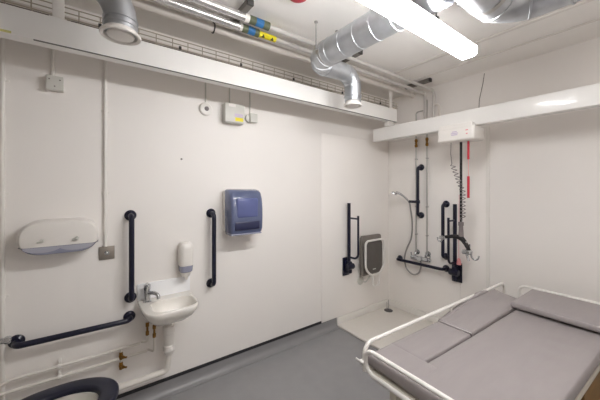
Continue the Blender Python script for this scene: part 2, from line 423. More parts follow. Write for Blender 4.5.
for x in (-.1, .35, .8, 1.3, 1.9, 2.5):
    MB().box((x - .012, y0 - .005, z0 - .012), (x + .012, YA - .001, z0 - .004), .002).tube([(x, YA - .03, z0 - .008), (x, YA - .03, z0 + .08)], .006, 8).build('bracket', M_WIRE, t)
    MB().box((x + .14, y0 - .008, z0 - .004), (x + .156, y0 + .003, z0 + .018), .002).build('joint_clip', M_STRUT, t)

# ducts --------------------------------------------------------------
def bend(p0, corner, p1, R, n=10):
    """points of a path p0 -> corner -> p1 with a round bend of radius R"""
    c = Vector(corner); a = (Vector(p0) - c).normalized(); b = (Vector(p1) - c).normalized()
    ctr = c + (a + b) * R
    return [Vector(p0)] + [ctr - b * R * math.cos(k / n * PI / 2) - a * R * math.sin(k / n * PI / 2) for k in range(n + 1)] + [Vector(p1)]
def ring(mb, p, ax, r, w=.006, lip=.005):
    mb.lathe([(r, -w), (r + lip, -w * .6), (r + lip, w * .6), (r, w)], p, ax)
def diffuser(t, x, y, z, r):
    MB().lathe([(r * .7, .05), (r * .78, .03), (r * .98, .012), (r, .006), (r * .96, 0), (r * .80, .004), (r * .77, .02), (r * .70, .045)], (x, y, z)).build('diffuser_ring', M_WPLAS, t)
    MB().lathe([(.01, .02), (r * .56, .016), (r * .66, .008), (r * .63, .001), (r * .4, -.002), (.001, -.003)], (x, y, z)).build('diffuser_disc', M_WPLAS, t)

# duct A: along Y then round to the corner and down to a diffuser
DX, DZ, DR = 1.32, 2.43, .086
t = thing('ventilation_duct', 'silver spiral duct crossing above the lit batten, elbowed down by the rail', 'duct', (DX, 1.2, DZ), 'silver ventilation ducts')
mb = MB().tube([(DX, .656, DZ), (DX, 1.48, DZ)], DR, 28)
for k in range(16):
    if 1.42 - k * .125 > .66: ring(mb, (DX, 1.42 - k * .125, DZ), (0, 1, 0), DR, .0045, .0022)
mb.build('straight_duct', M_GALV, t)
r2 = .066
pts = bend((DX, 1.46, DZ), (DX, 1.60, DZ - .02), (1.50, 1.60, DZ - .02), .11)
rad = [DR] + [DR - (DR - r2 - .008) * min(1, i / 10) for i in range(11)] + [r2 + .006]
mbe = MB().tube(pts, rad, 26)
mb = MB(); XE = 1.71; ZD = 2.18
for i in (1, 4, 7, 10): ring(mbe, pts[i], pts[i + 1] - pts[i - 1], rad[i], .004, .0022)
mbe.build('elbow', M_GALV, t)
pts = bend((1.46, 1.60, DZ - .02), (XE, 1.60, DZ - .02), (XE, 1.60, ZD + .02), .11, 14)
mb.tube(pts, r2, 24)
for i in (3, 6, 9, 12): ring(mb, pts[i], pts[i + 1] - pts[i - 1], r2, .004, .0025)
ring(mb, (XE, 1.60, ZD + .055), (0, 0, 1), r2); ring(mb, (1.50, 1.60, DZ - .02), (1, 0, 0), r2)
mb.build('drop_elbow', M_GALV, t)
diffuser(t, XE, 1.60, ZD - .02, .072)
mb = MB()
mb.lathe([(DR + .003, -.014), (DR + .003, .014)], (DX, 1.478, DZ), (0, 1, 0))
for dx in (-.083, .083):
    mb.tube([(DX + dx * 1.16, 1.478, DZ + .03), (DX + dx * 1.16, 1.478, ZC - .001)], .004, 8); mb.lathe([(.012, 0), (.012, .008)], (DX + dx * 1.16, 1.478, ZC - .009))
    mb.box((DX + dx * 1.16 - .012, 1.464, DZ + .0), (DX + dx * 1.16 + .012, 1.492, DZ + .03), .002)
mb.build('hanger', M_SILVG, t)

# duct B: top left, comes along X then down to a diffuser over the hoist rail
t = thing('ventilation_duct', 'silver duct bending down to a round diffuser at the upper left', 'duct', (.11, 1.56, 2.2), 'silver ventilation ducts')
BX, BY, BZ = .115, 1.55, 2.222; r3 = .066
pts = bend((XC + .001, BY, 2.435), (BX, BY, 2.435), (BX, BY, BZ), .165, 14)
mb = MB().tube(pts, r3, 26)
for z in (BZ + .025, BZ + .05): ring(mb, (BX, BY, z), (0, 0, 1), r3)
mb.build('elbow_duct', M_GALV, t)
diffuser(t, BX, BY, BZ - .025, .084)

# duct C: upper right, along X then turning along the back of the room
t = thing('ventilation_duct', 'largest silver duct elbow at the top right near the ceiling', 'duct', (1.72, .5, 2.44), 'silver ventilation ducts')
CX, CY, CZ, CR = 1.71, .555, 2.42, .098
pts = bend((XC + .001, CY, CZ), (CX, CY, CZ), (CX, YD + .001, CZ), .16, 14)
mb = MB().tube(pts, CR, 28)
for i in (3, 12): ring(mb, pts[i], pts[i + 1] - pts[i - 1], CR, .005, .003)
for y in (.30, .0, -.3): ring(mb, (CX, y, CZ), (0, 1, 0), CR, .006, .006)
mb.build('duct', M_GALV, t)
mb = MB(); x = 1.50
mb.lathe([(CR + .003, -.014), (CR + .003, .014)], (x, CY, CZ), (1, 0, 0))
mb.box((x - .016, CY + CR, CZ + .005), (x + .016, CY + CR + .04, CZ + .035), .003)
for s in (-1, 1): mb.tube([(x, CY + s * (CR + .02), CZ - .01), (x, CY + s * (CR + .02), ZC - .001)], .004, 8)
mb.build('hanger', M_SILVG, t)

# ceiling trunkings and red sounder
tag(MB().box((2.365, YD + .001, ZC - .012), (2.40, 1.68, ZC - .0005), .003).build('cable_trunking', M_TRUNK), 'narrow painted trunking across the ceiling beside the lit batten end', 'trunking')
tag(MB().box((2.695, YD + .001, ZC - .010), (2.715, 1.68, ZC - .0005), .003).build('cable_trunking', M_TRUNK), 'narrow painted trunking across the ceiling closest to the back wall', 'trunking')
t = thing('fire_sounder', 'red round alarm on the ceiling at the top edge', 'alarm', (.935, 1.285, ZC))
MB().lathe([(.05, 0), (.055, -.01), (.055, -.02)], (.935, 1.285, ZC - .001)).build('base', M_WPLAS, t)
MB().lathe([(.052, -.02), (.056, -.03), (.052, -.055), (.03, -.066)], (.935, 1.285, ZC - .001)).build('body', M_REDP, t)

# ------------------------------------------------------------------ batten lights
FILL_LAMP = emit_mat('added fill diffuser', (1.0, 0.97, 0.94), 8.0)  # weak glow for the added fill batten only
def batten(label, x0, x1, y, zb, lm=LAMP):
    t = thing('batten_light', label, 'light', ((x0 + x1) / 2, y, zb))
    prof = [(-.047, .050), (-.048, .03), (-.045, .010), (-.034, 0), (.034, 0), (.045, .010), (.048, .03), (.047, .050)]
    MB().loft([[Vector((x, y + p[0], zb + p[1])) for p in prof] for x in (x0, x1)]).build('diffuser', lm, t)
    MB().box((x0 - .004, y - .046, zb + .0505), (x1 + .004, y + .046, zb + .060), .004).box((x0 - .008, y - .046, zb + .006), (x0 - .001, y + .046, zb + .07), .003).build('housing', M_WPLAS, t)
    for x in (x0 + .365 * (x1 - x0) / 1.2, x1 - .365 * (x1 - x0) / 1.2):
        MB().tube([(x, y, zb + .059), (x, y, ZC - .001)], .004, 8).lathe([(.014, 0), (.014, .01)], (x, y, zb + .1)).build('suspension_rod', M_STRUT, t)
    return t
batten('unseen fill batten light added out of view behind the bench', .85, 1.52, -.50, 2.268, FILL_LAMP)  # unseen lamp, added to even out the light
batten('long lit white batten light hanging in front of the ducts', .60, 1.80, .765, 2.268)

# ------------------------------------------------------------------ hoist
RY0, RY1, RZ0, RZ1 = 1.868, 1.945, 2.219, 2.351
t = thing('hoist_rail', 'long white hoist rail along the left wall under the pipes', 'hoist rail', (1.0, 1.9, RZ0))
mb = MB(); xs, xe = XC + .002, 2.685
prof = [(RY0, RZ0), (RY0, RZ1), (RY1, RZ1), (RY1, RZ0)]
mb.loft([[Vector((x, p[0], p[1])) for p in prof] for x in (xs, xe)]); mb.build('rail', M_ALU, t, 30)
MB().box((-.22, RY0 + .002, RZ0 - .0015), (xe, RY0 + .017, RZ0 + .001)).build('slot_shade', M_DGREY, t)  # dark strip painted in for the shaded slot under the rail
for x in (-.130, 2.645):
    MB().box((x - .024, 1.912, RZ1 - .001), (x + .024, 1.924, ZC - .001), .003).box((x - .035, 1.88, RZ1), (x + .035, 1.935, RZ1 + .01), .003).box((x - .035, 1.88, ZC - .011), (x + .035, 1.935, ZC - .001), .003).build('hanger_bracket', M_WPLAS, t)
MB().box((-.35, RY0 - .0012, RZ0 + .001), (-.295, RY0, RZ0 + .012)).build('sticker', M_STAIN, t)

t = thing('traverse_beam', 'white hoist cross beam running in front of the back wall', 'hoist beam', (2.6, 1.0, 2.02))
BX0, BX1, BZ0, BZ1 = 2.565, 2.645, 2.022, 2.158
MB().box((BX0, YD + .002, BZ0), (BX1, 2.085, BZ1), .006).build('beam', M_ALU, t)
MB().box((BX0 - .002, 2.085, BZ0 - .002), (BX1 + .002, 2.095, BZ1 + .002), .003).build('end_cap', M_WPLAS, t)
MB().box((2.55, 1.882, BZ1 + .002), (2.67, 1.932, RZ0 - .016), .006).box((2.565, 1.888, RZ0 - .018), (2.65, 1.926, RZ0 + .011), .003).build('trolley', M_WPLAS, t)

t = thing('hoist_unit', 'white motor box hanging under the cross beam with straps', 'hoist', (2.6, 1.17, 1.9))
HY0, HY1, HX0, HX1, HZ0, HZ1 = 1.02, 1.325, 2.50, 2.71, 1.90, 2.028
hb = MB().box((HX0, HY0, HZ0), (HX1, HY1, 2.02), .022); hb.box((HX0 - .0, HY0 + .015, 2.0), (BX0 - .002, HY1 - .015, 2.045), .008)
body = hb.build('body', M_WPLAS, t)
lg = MB()
for (a, b, c, d) in ((.02, .0, .07, .008), (.015, .013, .075, .021), (.025, .026, .065, .034)):
    lg.box((HX0 - .0012, 1.13 + a, 1.948 + b), (HX0 + .002, 1.13 + c, 1.948 + d))
lg.build('printed_mark', M_LILAC, body)
MB().box((HX0 - .0012, 1.065, 1.975), (HX0 + .002, 1.085, 1.985)).box((HX0 - .0012, 1.068, 1.945), (HX0 + .002, 1.082, 1.955)).build('indicator', M_PINK, body)
SX = 2.60; SY = 1.165
MB().box((SX - .002, SY - .010, 1.19), (SX + .002, SY + .010, 1.902)).build('lifting_strap', M_BLACK, t)
ry = 1.105
MB().tube([(SX, ry, 1.90), (SX, ry, 1.745)], .009, 10).build('red_cord', M_RED, t)
MB().tube([(SX, ry, 1.75), (SX, ry, 1.59)], .0025, 8).build('thin_cord', M_PINK, t)
MB().tube([(SX, ry, 1.60), (SX, ry, 1.415)], [.010, .010], 10).build('red_handle', M_RED, t)
cp = [Vector((SX - .03, 1.235, 1.905)), Vector((SX - .03, 1.238, 1.80)), Vector((SX - .03, 1.228, 1.71))]
n = 15 * 12
for k in range(n + 1):
    a = 2 * PI * k / 12; u = k / n
    y = 1.222 - .085 * min(1, u * 2.0); z = 1.70 - .46 * u
    cp.append(Vector((SX - .03 + .017 * math.sin(a), y + .019 * math.cos(a), z)))
cp += [Vector((SX - .03, 1.14, 1.20)), Vector((SX - .028, 1.15, 1.15))]
MB().tube(cp, .0032, 6).build('coiled_cable', M_COIL, t)

t = thing('spreader_bar', 'black and chrome spreader bar hanging at the end of the strap', 'spreader bar', (SX, SY, 1.1))
MB().tube([(SX, SY, 1.205), (SX, SY, 1.07)], [.016, .022], 12).box((SX - .012, SY - .02, 1.17), (SX + .012, SY + .02, 1.205), .004).build('swivel', M_COIL, t)
MB().tube([(SX - .02, SY + .16, 1.05), (SX - .01, SY + .06, 1.075), (SX, SY, 1.07), (SX - .03, SY - .05, 1.03), (SX - .10, SY - .12, .965)], [.012, .017, .022, .018, .013], 12, .03).build('bar', M_BLACK, t)
def hook(p, dx, dy):
    p = Vector(p)
    a = [p + Vector((dx * .0, dy * .0, .02)), p + Vector((0, 0, -.02)), p + Vector((dx * .02, dy * .02, -.045)), p + Vector((dx * .045, dy * .045, -.035)), p + Vector((dx * .05, dy * .05, -.005))]
    return MB().tube(a, .007, 10, .012)
hook((SX - .10, SY - .125, .96), .3, -1).tube([(SX - .085, SY - .075, .985), (SX - .10, SY - .105, .90)], .009, 10).box((SX - .13, SY - .125, .955), (SX - .07, SY - .06, .99), .01).build('hook', M_CHROME, t)
hook((SX - .02, SY + .155, 1.05), .3, 1).box((SX - .045, SY + .12, 1.035), (SX + .0, SY + .175, 1.065), .01).build('hook', M_CHROME, t)
hook((SX - .04, SY - .06, 1.03), .4, -.4).build('hook', M_CHROME, t)
tag(MB().lathe([(.010, .03), (.018, .0), (.024, -.03), (.02, -.035)], (XB - .05, 1.365, .76)).tube([(XB - .05, 1.365, .78), (XB - .05, 1.365, 1.0), (XB - .05, 1.362, 1.43)], .002, 6).build('pull_cord', M_PINK), 'pink cord pull dangling beside the folded rail on back wall', 'pull cord')
tag(MB().tube([(XB - .004, 1.15, 2.60), (XB - .004, 1.165, 2.50), (XB - .004, 1.195, 2.36), (XB - .004, 1.205, 2.12)], .0025, 8).build('wall_cable', M_CABLE), 'thin dark cable running down the back wall to the cross beam', 'cable')

# ------------------------------------------------------------------ left wall fittings
def conduit(label, x, z0, z1, r=.010, clips=()):
    t = thing('conduit', label, 'conduit', (x, YA, z0), 'white conduits on the left wall')
    MB().tube([(x, YA - r - .001, z0), (x, YA - r - .001, z1)], r, 12).build('pipe', M_TRIM if r > .008 else M_GPLAS, t)
    for z in clips:
        MB().lathe([(r + .003, -.007), (r + .003, .007)], (x, YA - r - .001, z)).box((x - r - .014, YA - .006, z - .006), (x + r + .014, YA - .0005, z + .006), .002).build('clip', M_TRIM, t)
    return t
conduit('white conduit full height at the far left edge', -.388, .105, 2.43, .011, (.3, .9, 1.47, 2.1))
conduit('long white conduit running down to the steel push plate', .081, 1.12, 2.43, .010, (1.47, 2.0))
conduit('short white conduit above the square wall box on the left', -.178, 2.158, 2.43, .010)
conduit('short thin conduit above the round white sensor', .732, 2.17, 2.43, .006)
conduit('short thin conduit above the grey control box', .93, 2.185, 2.43, .006)
conduit('short thin conduit above the small switch right of the control box', 1.115, 2.14, 2.43, .006)

t = thing('push_plate', 'square brushed steel push button plate beside vertical grab rail', 'switch', (.089, YA, 1.077))
MB().box((.046, YA - .010, 1.034), (.132, YA - .0002, 1.12), .003).build('plate', M_STEEL, t)
MB().lathe([(.014, .009), (.014, .014), (.009, .02), (.004, .022)], (.089, YA, 1.077), nA).build('button', M_CHROME, t)
t = thing('wall_box', 'square white wall box under the hoist rail at left', 'electrical box', (-.174, YA, 2.13))
MB().box((-.206, YA - .045, 2.076), (-.126, YA - .0002, 2.158), .006).build('back_box', M_WPLAS, t)
MB().box((-.206, YA - .055, 2.076), (-.126, YA - .0452, 2.158), .003).build('cover', M_GPLAS, t)
for (x, z) in ((-.19, 2.135), (-.142, 2.135), (-.166, 2.096)): MB().lathe([(.004, 0), (.004, .002)], (x, YA - .0545, z), nA).build('screw', M_COIL, t)

t = thing('presence_sensor', 'round white wall sensor beside the grey control box', 'sensor', (.732, YA, 2.12))
MB().lathe([(.052, .001), (.052, .012), (.044, .022), (.02, .026)], (.732, YA, 2.12), nA).build('housing', M_WPLAS, t)
MB().lathe([(.018, .024), (.016, .032), (.008, .036)], (.735, YA, 2.12), nA).build('lens', M_COIL, t)

t = thing('control_box', 'grey control box with yellow label under the hoist rail', 'control box', (.945, YA, 2.1))
MB().box((.865, YA - .075, 2.03), (1.035, YA - .0002, 2.185), .008).build('case', M_GPLAS, t)
MB().box((.95, YA - .0762, 2.045), (1.02, YA - .074, 2.075)).build('yellow_label', M_YEL, t)
MB().box((.945, YA - .0762, 2.078), (1.018, YA - .074, 2.105)).build('lilac_label', M_LILAC, t)
MB().box((.895, YA - .0762, 2.155), (.955, YA - .074, 2.178)).build('white_label', M_WPLAS, t)
t = thing('fused_switch', 'small white switch right of the grey control box', 'switch', (1.12, YA, 2.1))
MB().lathe([(.035, .001), (.035, .03)], (1.102, YA, 2.10), nA).build('round_box', M_GPLAS, t)
MB().box((1.098, YA - .055, 2.062), (1.165, YA - .030, 2.138), .004).build('cover', M_GPLAS, t)
tag(MB().lathe([(.007, .001), (.007, .004), (.003, .006)], (.553, YA, 1.717), nA).build('wall_screw', M_COIL), 'tiny grey screw cap alone in the middle of the left wall', 'screw')

# toilet roll dispenser
t = thing('toilet_roll_dispenser', 'wide white twin roll dispenser with smoky lower window', 'dispenser', (-.135, YA, 1.22))
def pill(x0, x1, z0, z1, y, zc0, zc1, n=40):
    """stadium outline clipped to zc0..zc1"""
    r = (z1 - z0) / 2; cz = (z0 + z1) / 2; rr = r * 1.15; pts = []
    for k in range(n):
        a = 2 * PI * (k + .5) / n
        cx = x1 - rr if math.cos(a) > 0 else x0 + rr
        e = 0.85
        x = cx + rr * math.copysign(abs(math.cos(a)) ** e, math.cos(a)); z = cz + r * math.copysign(abs(math.sin(a)) ** e, math.sin(a))
        pts.append(Vector((x, y, min(max(z, zc0), zc1))))
    return pts
tx0, tx1, tz0, tz1, zs = -.318, .044, 1.121, 1.316, 1.172
MB().loft([pill(tx0, tx1, tz0, tz1, YA - .001, zs, 2), pill(tx0, tx1, tz0, tz1, YA - .10, zs, 2), pill(tx0 + .012, tx1 - .012, tz0, tz1 - .010, YA - .122, zs, 2), pill(tx0 + .03, tx1 - .03, tz0, tz1 - .03, YA - .128, zs, 2)]).build('cover', M_WPLAS, t)
MB().loft([pill(tx0 + .002, tx1 - .002, tz0, tz1, YA - .001, 0, zs - .001), pill(tx0 + .002, tx1 - .002, tz0, tz1, YA - .098, 0, zs - .001), pill(tx0 + .014, tx1 - .014, tz0 + .006, tz1, YA - .12, 0, zs - .001), pill(tx0 + .03, tx1 - .03, tz0 + .015, tz1, YA - .125, 0, zs - .001)]).build('lower_window', M_BLUEG, t)
for x in (tx0 + .105, tx1 - .105):
    q = []
    for k in range(13):
        a = PI + PI * k / 12; q.append((.082 * math.cos(a), .030 * math.sin(a)))
    MB().loft([[Vector((x + a, YA - yy, zs - .003 + b)) for a, b in q] for yy in (.110, .1262)]).build('paper_roll', M_ROLL, t)
    MB().lathe([(.010, .126), (.010, .14), (.007, .146)], (x - .0, YA, zs + .035), nA).box((x - .022, YA - .139, zs + .022), (x + .002, YA - .127, zs + .034), .004).build('lock', M_GPLAS, t)

# paper towel dispenser
t = thing('paper_towel_dispenser', 'blue translucent paper towel dispenser on the left wall', 'dispenser', (1.0, YA, 1.3))
px0, px1 = .872, 1.150; pz0, pz1 = 1.135, 1.492
MB().box((px0 - .004, YA - .055, pz0 + .008), (px1 + .004, YA - .0002, pz1 - .01), .012).build('back_plate', M_WPLAS, t)
def side(x, ins=0.0):
    pr = [(.05, pz0), (.165, pz0 + .004), (.178, pz0 + .03), (.186, pz0 + .12), (.184, pz0 + .2), (.172, pz0 + .28), (.15, pz0 + .328), (.12, pz0 + .347), (.08, pz0 + .356), (.05, pz0 + .357)]
    cz = (pz0 + pz1) / 2
    return [Vector((x, YA - (.05 + (a - .05) * (1 - ins)), cz + (z - cz) * (1 - ins * .6))) for a, z in pr]
MB().loft([side(px0, .12), side(px0 + .008, .04), side(px0 + .025), side(px1 - .025), side(px1 - .008, .04), side(px1, .12)]).build('cover', M_BLUEP, t, 50)
MB().box((px0 + .04, YA - .1892, pz0 + .125), (px1 - .045, YA - .15, pz0 + .285), .02).build('front_panel', M_BLUED, t)
MB().box((px0 + .028, YA - .1885, pz0 + .03), (px1 - .03, YA - .15, pz0 + .105), .014).build('paper_slot', M_BLACKD, t)
MB().box((px0 + .004, YA - .18, pz0 - .006), (px1 - .014, YA - .05, pz0 + .006), .005).build('bottom_lip', M_BLUEG, t)

# soap dispenser
t = thing('soap_dispenser', 'small white soap dispenser above the washbasin', 'dispenser', (.58, YA, .95))
sx0, sx1 = .524, .618
def ssec(z, ins, dep): 
    return rr_h(sx0 + ins, sx1 - ins, YA - dep, YA - .001, .03, z)
def rr_h(x0, x1, y0, y1, r, z, n=5):
    r = min(r, (x1 - x0) * .49, (y1 - y0) * .49); out = []
    for (cx, cy, a0) in ((x1 - r, y1 - r, 0), (x0 + r, y1 - r, PI / 2), (x0 + r, y0 + r, PI), (x1 - r, y0 + r, 1.5 * PI)):
        for k in range(n + 1):
            a = a0 + PI / 2 * k / n; out.append(Vector((cx + r * math.cos(a), cy + r * math.sin(a), z)))
    return out
MB().loft([ssec(.932, 0, .098), ssec(1.05, 0, .10), ssec(1.082, .004, .095), ssec(1.098, .014, .08)]).build('cover', M_WPLAS, t)
MB().loft([ssec(.882, .008, .085), ssec(.888, .004, .094), ssec(.931, .001, .097)]).build('level_window', M_BLUEG, t)
MB().loft([ssec(.845, .024, .065), ssec(.852, .018, .078), ssec(.881, .010, .088)]).build('push_lever', M_WPLAS, t)
MB().tube([(.578, YA - .05, .848), (.578, YA - .05, .822)], [.012, .008], 12).build('nozzle', M_WPLAS, t)

# splashback, basin, tap, trap
tag(MB().box((.262, YA - .012, .7225), (.612, YA - .0005, .835), .002).build('splashback', M_SPLASH), 'low white splashback sheet behind the washbasin tap', 'splashback')
t = thing('washbasin', 'small white wall hung washbasin with chrome tap', 'washbasin', (.45, YA, .65))
bx0, bx1, by0 = .264, .608, 1.918; BYB = YA - .001; zr = .722
def bsec(z, sx, dep, n=48, e=.38, dx=0):
    """D shaped section: straight against the wall, superellipse towards the room"""
    cx = (bx0 + bx1) / 2 + dx; hw = (bx1 - bx0) / 2 * sx; out = []
    for k in range(n):
        a = PI * k / (n - 1)
        out.append(Vector((cx + hw * math.copysign(abs(math.cos(a)) ** e, math.cos(a)), BYB - (BYB - by0) * dep * abs(math.sin(a)) ** e, z)))
    return out
def bowl(z, sx, d0, d1, n=48, e=.5):
    cx = (bx0 + bx1) / 2 + .02; hw = (bx1 - bx0) / 2 * sx; out = []
    cy = BYB - (BYB - by0) * (d0 + d1) / 2; hd = (BYB - by0) * (d1 - d0) / 2
    for k in range(n):
        a = 2 * PI * k / n
        out.append(Vector((cx + hw * math.copysign(abs(math.cos(a)) ** e, math.cos(a)), cy - hd * math.copysign(abs(math.sin(a)) ** e, math.sin(a)), z)))
    return out
mb = MB()
mb.loft([bsec(.575, .25, .40), bsec(.585, .42, .55), bsec(.612, .64, .74), bsec(.65, .84, .9), bsec(.685, .96, .98), bsec(zr - .014, 1, 1), bsec(zr - .004, .995, .995), bsec(zr, .975, .985)], caps=False)
# underside cap
mb.add(bsec(.575, .25, .40), [tuple(range(48))])
# rim: bridge the outer D to the bowl opening with matched angles
outer = bsec(zr, .975, .985); inner = bowl(zr, .80, .28, .91)
mb.loft([inner, bowl(zr - .012, .775, .295, .895), bowl(.665, .70, .34, .85), bowl(.625, .55, .42, .76), bowl(.612, .2, .55, .66)], caps=False)
mb.add(bowl(.612, .2, .55, .66), [tuple(range(48))])
o = len(mb.v); mb.v += outer + inner
ctr = Vector((.45, 2.1, zr))
# resample both loops by angle
def ang(p): return math.atan2(p.y - 2.085, p.x - .455)
ou = sorted(range(48), key=lambda i: ang(outer[i])); inn = sorted(range(48), key=lambda i: ang(inner[i]))
i = j = 0
while i < 48 or j < 48:
    a0, a1 = o + ou[i % 48], o + ou[(i + 1) % 48]; b0, b1 = o + 48 + inn[j % 48], o + 48 + inn[(j + 1) % 48]
    na = ang(outer[ou[(i + 1) % 48]]) + (2 * PI if i + 1 >= 48 else 0); nb = ang(inner[inn[(j + 1) % 48]]) + (2 * PI if j + 1 >= 48 else 0)
    if j >= 48 or (i < 48 and na < nb): mb.f.append((a0, a1, b0)); i += 1
    else: mb.f.append((a0, b1, b0)); j += 1
mb.build('basin', M_CER, t, 50)
MB().lathe([(.02, 0), (.02, .003), (.012, .004)], (.475, 2.06, .6125)).build('plug_hole', M_CHROME, t)
tp = MB(); tX, tY = .316, 2.19
tp.lathe([(.026, 0), (.026, .006), (.019, .012), (.019, .085), (.021, .088), (.021, .115), (.014, .122)], (tX, tY, zr))
tp.tube([(tX, tY, zr + .055), (tX + .03, tY - .035, zr + .068), (tX + .055, tY - .07, zr + .058), (tX + .058, tY - .074, zr + .03)], [.014, .013, .011, .012], 14, .02)
tap = tp.build('tap', M_CHROME, t)
MB().tube([(tX, tY, zr + .118), (tX - .005, tY - .03, zr + .135), (tX - .015, tY - .07, zr + .13)], [.011, .008, .007], 12, .01).build('tap_lever', M_CHROME, tap)

t = thing('waste_trap', 'white plastic waste trap and pipe below the washbasin', 'waste pipe', (.47, 2.17, .2))
wx, wy = .450, 2.17
MB().lathe([(.024, .578), (.024, .53), (.036, .527), (.04, .52), (.04, .48), (.034, .474), (.036, .465), (.036, .40), (.04, .395), (.04, .36), (.032, .352), (.027, .33)], (wx, wy, 0)).build('bottle_trap', M_WPLAS, t)
MB().tube([(wx, wy, .335), (wx - .012, wy, .215), (XC + .002, wy + .02, .200)], .020, 16, .03, 8).build('waste_pipe', M_WPIPE, t)

# isolating valves under the basin
for lab, x, z0 in (('brass isolating valve under the basin nearer the grab rail', .318, .487), ('brass isolating valve under the basin nearer the waste trap', .357, .47)):
    t = thing('isolating_valve', lab, 'valve', (x, YA - .035, z0), 'brass valves')
    vy = YA - .075 if x > .34 else YA - .05
    MB().lathe([(.007, 0), (.011, .004), (.011, .028), (.007, .032), (.007, .058), (.011, .062), (.011, .086), (.007, .09)], (x, vy, z0)).build('body', M_BRASS, t)
    MB().tube([(x, vy, z0 + .088), (x, vy, .66)], .006, 10).build('tail', M_WPIPE, t)
    MB().tube([(x, vy, z0 + .005), (x, vy, .44 if x < .34 else .375), (x - .03, YA - .02, .44 if x < .34 else .375)], .0075, 10, .02).build('feed_pipe', M_WPIPE, t)

# pair of supply pipes low on the wall
py = YA - .036
for lab, z, xe, kink in (('upper of two thin white pipes low on the left wall', .44, .275, True), ('lower of two thin white pipes low on the left wall', .375, .32, False)):
    t = thing('supply_pipe', lab, 'pipe', (0, py, z), 'thin supply pipes above the skirting')
    pts = ([(XC + .002, py - .014, z - .022), (-.41, py - .014, z - .022), (-.365, py, z)] if kink else [(XC + .002, py, z)]) + [(xe, py, z)]
    MB().tube(pts, .0085, 12, .02).build('pipe', M_WPIPE, t)
    mb = MB(); x = -.145
    mb.lathe([(.013, -.008), (.013, .008)], (x, py, z), (1, 0, 0)); mb.box((x - .008, py, z - .012), (x + .008, YA - .0005, z + .03), .003)
    mb.build('pipe_clip', M_TRIM, t)
    vx = .165
    v = MB().lathe([(.008, -.024), (.011, -.02), (.011, -.008), (.013, -.004), (.013, .004), (.011, .008), (.011, .02), (.008, .024)], (vx, py - .002, z - .046), (0, 0, 1)).tube([(vx, py, z - .046), (vx + .012, py - .030, z - .047)], [.007, .010], 12).build('stop_valve', M_BRASS, t)
    MB().tube([(vx, py, z), (vx, py - .002, z - .024)], .006, 10).build('drop_stub', M_WPIPE, t)
    MB().tube([(vx + .012, py - .030, z - .047), (vx + .03, py - .040, z - .048)], .006, 10).build('valve_spindle', M_BRASS, v)

# chrome flush pipe at far left
t = thing('flush_pipe', 'short chrome pipe end beside the low grab rail at left edge', 'pipe', (-.5, 2.1, .64))
MB().tube([(XC + .001, 2.12, .70), (-.345, 2.12, .70)], .014, 14).build('pipe', M_CHROME, t)
MB().lathe([(.018, 0), (.02, .006), (.02, .02), (.014, .026)], (-.36, 2.12, .70), (1, 0, 0)).build('collar', M_CHROME, t)
MB().lathe([(.03, .001), (.03, .006), (.018, .012)], (XC, 2.12, .70), (1, 0, 0)).build('flange', M_CHROME, t)

# ------------------------------------------------------------------ toilet
t = thing('toilet', 'white toilet with navy ring seat at the bottom left', 'toilet', (-.25, 1.755, 0))
TYc = 1.755
def oval(z, xf, xb, hw, n=40, e=.8):
    cx = (xf + xb) / 2; hl = (xf - xb) / 2; out = []
    for k in range(n):
        a = 2 * PI * k / n; c, s_ = math.cos(a), math.sin(a)
        ee = e if c < 0 else 1.0
        out.append(Vector((cx + hl * math.copysign(abs(c) ** ee, c), TYc + hw * math.copysign(abs(s_) ** (ee if c < 0 else .92), s_), z)))
    return out
mb = MB()
mb.loft([oval(.001, -.05, -.64, .115), oval(.05, -.06, -.64, .11), oval(.22, -.02, -.66, .13), oval(.36, .06, -.675, .17), oval(.425, .085, -.677, .18), oval(.445, .085, -.677, .18), oval(.446, .03, -.42, .125), oval(.40, .02, -.41, .118), oval(.30, -.05, -.34, .08), oval(.24, -.12, -.26, .03)])
mb.build('pan', M_CER, t, 50)
def ringseat(z0, z1, n=48):
    xf, xb, hw = .122, -.36, .195; xi, xbi, hwi = .037, -.29, .112
    o = lambda z, g: oval(z, xf - g, xb + g, hw - g, n, .75)
    i = lambda z, g: oval(z, xi + g, xbi - g, hwi + g, n, .9)
    R = [o(z0, .006), o(z0 + .008, 0), o(z1 - .008, 0), o(z1 - .002, .006), o(z1, .016), i(z1, .016), i(z1 - .003, .006), i(z1 - .01, 0), i(z0, 0)]
    vs = [p for r in R for p in r]; fs = []
    for a in range(len(R)):
        b = (a + 1) % len(R)
        for k in range(n): fs.append((a * n + k, a * n + (k + 1) % n, b * n + (k + 1) % n, b * n + k))
    return MB().add(vs, fs)
ringseat(.447, .474).build('seat', M_NAVY2, t, 50)
for y in (-.075, .075): MB().tube([(-.40, TYc + y - .03, .465), (-.40, TYc + y + .03, .465)], .014, 12).box((-.41, TYc + y - .02, .4455), (-.345, TYc + y + .02, .470), .006).build('hinge', M_CHROME, t)

